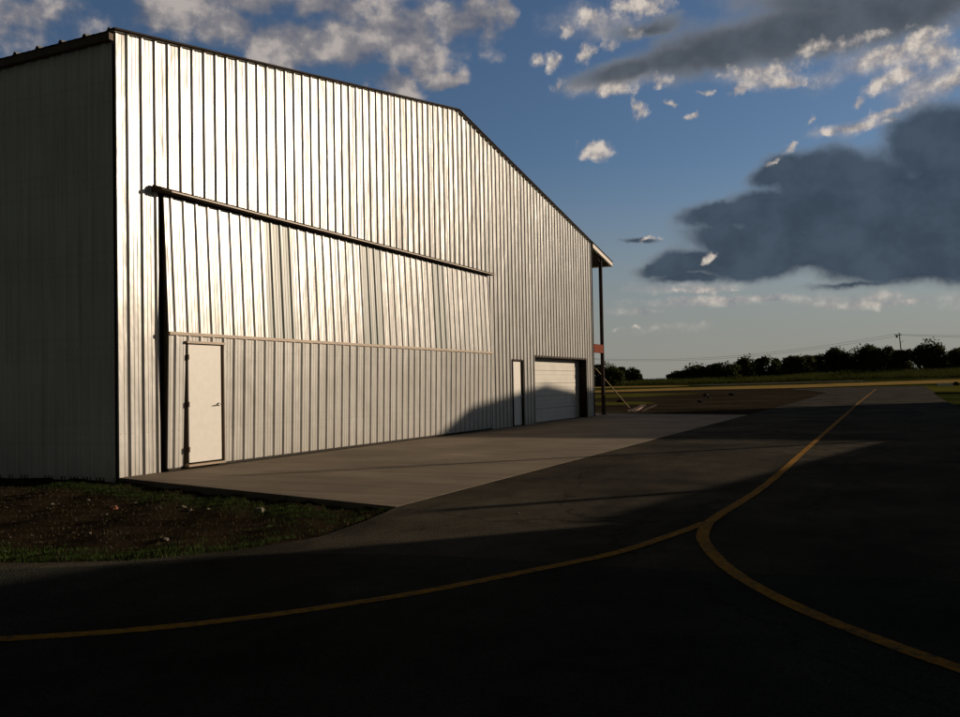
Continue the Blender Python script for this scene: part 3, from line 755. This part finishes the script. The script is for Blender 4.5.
tag(MB().tube([(9.15, 24.6, 3.9), (9.15, 24.6, 5.2)], .11, 10).obj('added_vent_pipe', M['grey_can']), 'upright metal vent pipe added on the lean-to roof to cast a thin shadow', 'vent pipe')  # unseen pipe, added so a thin shadow line falls on the pavement
tag(MB().tube([(13.6, 37.9, -.1), (13.6, 37.9, 8.8)], [.14, .10], 10).obj('bare_mast', M['wood_pole']), 'plain wooden mast standing in the gap between the opposite hangars', 'mast')  # bare pole without a lamp, out of view, placed from its thin shadow

# ------------------------------------------------------------------ sky
SUN_AZ, SUN_EL = 43.0, 14.0
CL_F = [(-9.16,4.91,6.4,0.37,-0.7,0.9), (-1.66,4.42,4.76,0.36,-3.3,0.8), (-12.88,3.41,3.07,0.25,0.1,0.6), (-14.73,4.49,1.88,0.26,-2,0.6), (-0.18,18.16,4.54,0.89,8.8,1), (-6.42,18.01,3.48,0.62,-7.2,0.9), (2.42,16.5,2.45,1.22,11.8,1), (-1.92,14.91,2.69,0.46,2.7,0.9), (-16.31,18.62,2.85,0.59,3.2,0.8), (-16.86,22.4,3.18,0.9,-0.1,0.6), (-10.96,5.87,3.62,0.31,-2.8,0.6), (-0.57,4.71,4.17,0.35,-3.5,0.6)]
CL_W = [(-44.02,22.37,3.62,1.49,5.3,1), (-41.04,21.66,3.04,1.23,-5.1,1), (-37.03,21.26,4.42,1.71,-6.7,0.9), (-33.21,21.26,2.59,1.97,1.4,1), (-29.95,21.9,3.6,2.52,0.1,1.1), (-28.35,20.18,1.97,1.44,-0.2,1), (-25.35,22.75,2.63,1.95,-1.3,1), (-30.34,18.99,1.95,0.89,-8.8,0.9), (-27.06,19.18,1.64,0.59,8.4,0.9), (-23.03,23.26,0.99,1.39,-1.9,1), (-34.46,23.29,3.88,1.21,1.8,1), (-39.49,23.26,3.77,1.08,3.7,1), (-52.62,21.09,4.34,2.28,8.1,0.5)]
CL_P = [(-17.63,22.56,0.65,0.78,-3.7,1), (-19.01,21.96,0.71,0.51,-3.2,1), (-17.74,20.63,0.88,0.71,14.6,1), (-21,20.33,0.46,0.52,-2.4,0.9), (-19.96,20.17,0.65,0.69,-2.7,0.9), (-16.12,20.93,1.01,0.46,4.8,1), (-14.51,21.54,0.45,0.39,-4.7,1), (-14.28,23.03,2.64,0.77,-1,1), (-19.41,18.85,0.82,0.37,25,1), (-14.62,17.15,0.61,0.8,24.8,1), (-17.24,14.66,1.35,0.73,-3.1,1.15), (-12.41,17.22,0.69,0.21,-4.8,1), (-11.19,16.41,0.74,0.24,-0.2,1), (-16.19,18.38,1.91,0.47,-4,1), (-13.13,18.68,0.94,0.46,-4.8,1), (-8.22,17.64,1.18,0.35,3.4,1), (-5.26,17.76,1.97,0.39,-10.2,1.1), (-10.35,17.74,0.49,0.23,-5.5,0.9), (1.18,18.79,3.67,0.61,14.7,1.1), (0.6,17.17,2.26,0.68,19.3,1.1), (2.73,18.05,1.7,1.11,16.4,1), (-1.33,16.12,0.63,0.41,23.7,1), (-1.93,14.74,2.27,0.32,2.9,1.1), (-5.13,14.07,0.78,0.27,25,1), (3.7,16.45,1.45,0.77,11.7,1.1), (-10.61,7.79,0.55,0.31,17.3,1), (-13.99,9.15,0.88,0.19,-2.9,1), (-10.97,5.74,2.19,0.19,-2.7,0.8), (0.76,4.34,1.56,0.29,2.2,0.6), (-1.78,19.6,3.19,0.5,2.4,0.8), (-6.44,13.14,0.52,0.18,15,0.8), (-4.22,15.41,0.38,0.24,35.1,0.8), (-15.26,3.42,1.89,0.13,1.3,0.4), (0.28,15.34,1.56,0.34,7.5,0.9), (-6.4,18.69,3.46,0.45,-2.7,0.8)]
CL_G = [(-9.37,20.15,5.79,1.94,5.9,1.4), (-4.6,20.45,7.04,2.2,0.3,1.5), (0.97,20.63,6.82,1.82,2.5,1.5), (-15.33,19.31,4.35,1,6.3,1.2), (-11.85,19.72,4.2,1.39,7,1.2), (-1.72,21.72,7.81,1.16,-6.1,1.2), (-13.68,21.7,2.79,0.74,3.5,0.9)]
CL_D = [(-1.5,10.25,6.44,3.39,6.7,1.5), (2.59,13.47,3.87,2.37,13.5,1.4), (4.03,10.79,4.79,5.42,-7.5,1.5), (-9.63,10.2,2.99,1.04,0.9,1.3), (-8.2,7.34,4.94,1.35,-3.6,1.3), (0.56,6.75,7.44,1.62,-4.8,1.5), (-11.56,6.65,3.16,0.56,-0.8,1.1), (-5.98,12.62,2.25,1.21,23.4,1.2), (-14.5,8.99,1.32,0.25,-2.8,0.9), (-4.95,7.75,7.64,1.32,-4.4,1.4), (-2.18,5.58,3.24,0.3,-0.4,0.7), (-12.79,7.21,2.47,0.63,1.2,1.2), (0.6,8.14,4.6,2.07,-5.4,1.7), (-4.91,9.37,3.39,1.79,-4.8,1.5), (-6.93,10.31,3.17,1.58,5.6,1.4), (-8.76,8.73,4.12,1.35,-3.9,1.3), (-10.92,7.49,3.62,0.87,-3.2,1.2), (-3.69,11.93,3.28,2.37,9.6,1.4)]

w = bpy.data.worlds.new("World"); scene.world = w; w.use_nodes = True
nt = w.node_tree; bg = nt.nodes['Background']; L = nt.links
sky = N(nt, 'ShaderNodeTexSky', sky_type='NISHITA'); sky.sun_disc = False
sky.sun_elevation = R(SUN_EL); sky.sun_rotation = R(SUN_AZ)
sky.air_density = 1.0; sky.dust_density = .6; sky.ozone_density = 2.0; sky.altitude = 200
STR = .07; DIM[0] = '2D'
tc = N(nt, 'ShaderNodeTexCoord'); sp = N(nt, 'ShaderNodeSeparateXYZ')
nrm = N(nt, 'ShaderNodeVectorMath', operation='NORMALIZE'); L.new(tc.outputs['Generated'], nrm.inputs[0]); L.new(nrm.outputs[0], sp.inputs[0])
az = math_(nt, 'MULTIPLY', math_(nt, 'ARCTAN2', sp.outputs[0], sp.outputs[1]), 57.2958)
el = math_(nt, 'MULTIPLY', math_(nt, 'ARCSINE', sp.outputs[2]), 57.2958)
cb = N(nt, 'ShaderNodeCombineXYZ'); L.new(az, cb.inputs[0]); L.new(el, cb.inputs[1])
AE = cb.outputs[0]
def warp(src, scale, amp, detail=4, stretch=(1, 1, 1)):
    n = noise(nt, src, scale, detail, .6, stretch)
    a = N(nt, 'ShaderNodeVectorMath', operation='SUBTRACT', ins={1: (.5, .5, .5)}); L.new(n.outputs['Color'], a.inputs[0])
    s = N(nt, 'ShaderNodeVectorMath', operation='MULTIPLY_ADD', ins={1: (amp, amp * .7, 0)}); L.new(a.outputs[0], s.inputs[0]); L.new(src, s.inputs[2])
    return s.outputs[0]
def blobs(src, BL):
    cur = None
    for cx, cy, rx, ry, rot, wt in BL:
        mp = N(nt, 'ShaderNodeMapping', vector_type='TEXTURE')
        mp.inputs['Location'].default_value = (cx, cy, 0); mp.inputs['Rotation'].default_value = (0, 0, R(rot)); mp.inputs['Scale'].default_value = (rx, ry, 1)
        if cur is None: L.new(src, mp.inputs[0])
        else:      # evaluated one after the other, which keeps the shader stack small
            ch = N(nt, 'ShaderNodeVectorMath', operation='MULTIPLY_ADD', ins={1: (1e-6, 1e-6, 0)})
            L.new(cur, ch.inputs[0]); L.new(src, ch.inputs[2]); L.new(ch.outputs[0], mp.inputs[0])
        ln = N(nt, 'ShaderNodeVectorMath', operation='LENGTH'); L.new(mp.outputs[0], ln.inputs[0])
        d = math_(nt, 'MULTIPLY', math_(nt, 'SUBTRACT', 1., ln.outputs['Value']), wt)
        cur = d if cur is None else math_(nt, 'SMOOTH_MAX', cur, d, .25)
    return cur
def sstep(x, a, b_, o=1.):
    m = N(nt, 'ShaderNodeMapRange', interpolation_type='SMOOTHSTEP', ins={1: a, 2: b_, 3: 0., 4: o}); L.new(x, m.inputs[0]); return m.outputs[0]
src1 = warp(warp(AE, .32, 2.2, 2), 1.3, .7, 4)
srcP = warp(warp(AE, .55, 1.3, 2), 1.7, .6, 5)
srcG = srcD = warp(warp(AE, .28, 1.5, 2, (.6, 1, 1)), 1.3, .6, 5)
fb = noise(nt, AE, .42, 6, .55, (.8, 1, 1)); fbs = noise(nt, AE, .85, 7, .6)
def dens_(m, n, k): return math_(nt, 'MULTIPLY_ADD', math_(nt, 'SUBTRACT', n.outputs['Fac'], .5), k, m)
mW = dens_(blobs(src1, CL_W), fb, 1.7); aW = sstep(mW, -.15, .6, .93)
mP = dens_(blobs(srcP, CL_P), fbs, 1.9); aP = sstep(mP, -.05, .95, .92)
mG = dens_(blobs(srcG, CL_G), fb, 1.0); aG = sstep(mG, -.2, .75, .93)
aF = sstep(dens_(blobs(srcG, CL_F), fb, 1.6), -.3, 1., .75)
mD = dens_(blobs(srcD, CL_D), fb, .85); aD = sstep(mD, -.2, .62, .97)
S = 1 / STR
def sc(c): return tuple(x * S for x in c)
# cloud tones: crests that catch the low sun are warm, bases grey-blue
cW = ramp(nt, [(.32, sc((.11, .125, .17))), (.50, sc((.23, .22, .235))), (.64, sc((.46, .41, .38)))]); L.new(fb.outputs['Fac'], cW.inputs[0])
cP = ramp(nt, [(.30, sc((.22, .22, .25))), (.50, sc((.40, .36, .34))), (.68, sc((.68, .60, .52)))]); L.new(fbs.outputs['Fac'], cP.inputs[0])
cDm = mixc(nt, sstep(mD, -.1, .6), sc((.15, .165, .185)), sc((.046, .068, .10)))
cGm = mixc(nt, sstep(mG, -.1, .9), sc((.24, .235, .23)), sc((.078, .092, .112)))
fine = ramp(nt, [(.35, (.82, .82, .82)), (.65, (1.25, 1.22, 1.18))]); L.new(fb.outputs['Fac'], fine.inputs[0])
tint = mixc(nt, 1., sky.outputs[0], (.74,.84,.99), 'MULTIPLY')
# thin horizon haze, part of the sky itself
hz = sstep(el, 15., -1., .95)
c = mixc(nt, hz, tint, sc((.27, .268, .245)))
c = mixc(nt, aW, c, cW.outputs[0]); c = mixc(nt, aF, c, cP.outputs[0]); c = mixc(nt, aD, c, cDm); c = mixc(nt, aG, c, cGm)
c = mixc(nt, math_(nt, 'MULTIPLY', math_(nt, 'MAXIMUM', aD, aG), .8), c, mixc(nt, 1., c, fine.outputs[0], 'MULTIPLY'))
c = mixc(nt, aP, c, cP.outputs[0])
# dark cloud cover added to the unseen sky overhead and behind, cuts ambient light
added_cover = sstep(math_(nt, 'MULTIPLY_ADD', math_(nt, 'SUBTRACT', fb.outputs['Fac'], .5), 14., el), 26., 40.)
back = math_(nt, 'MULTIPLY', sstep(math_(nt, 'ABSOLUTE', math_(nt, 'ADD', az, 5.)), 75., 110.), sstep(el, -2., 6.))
c = mixc(nt, math_(nt, 'MAXIMUM', added_cover, back), c, sc((.031, .033, .030)))
w.cycles.sampling_method = 'NONE'
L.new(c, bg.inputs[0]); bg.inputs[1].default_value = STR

sl = bpy.data.lights.new('sun', 'SUN'); so = link(bpy.data.objects.new('sun', sl))
sl.energy = 4.2; sl.angle = R(.55); sl.color = (1, .81, .60)
d = np.array([math.sin(R(SUN_AZ)) * math.cos(R(SUN_EL)), math.cos(R(SUN_AZ)) * math.cos(R(SUN_EL)), math.sin(R(SUN_EL))])
from mathutils import Vector, Matrix
so.rotation_euler = Vector(d).to_track_quat('Z', 'Y').to_euler()

# ------------------------------------------------------------------ camera
F_, YAW, PIT, ROL, CY = 879.94, .438351, .02478, -.018892, 363.4
cam = bpy.data.cameras.new('camera'); co = link(bpy.data.objects.new('camera', cam)); scene.camera = co
f = Vector((-math.sin(YAW) * math.cos(PIT), math.cos(YAW) * math.cos(PIT), math.sin(PIT)))
r0 = Vector((math.cos(YAW), math.sin(YAW), 0)); u0 = r0.cross(f)
r = math.cos(ROL) * r0 + math.sin(ROL) * u0; u = -math.sin(ROL) * r0 + math.cos(ROL) * u0
mt = Matrix((r, u, -f)).transposed().to_4x4(); mt.translation = (0, 0, 1.5)
co.matrix_world = mt
cam.sensor_width = 36; cam.lens = F_ / 960 * 36; cam.shift_y = (CY - 358.5) / 960; cam.clip_end = 9000; cam.clip_start = .05

scene.render.engine = 'CYCLES'
scene.render.resolution_x, scene.render.resolution_y = 1024, 765
vs = scene.view_settings; vs.view_transform = 'Standard'; vs.look = 'None'; vs.exposure = 0; vs.gamma = 1; vs.use_curve_mapping = False
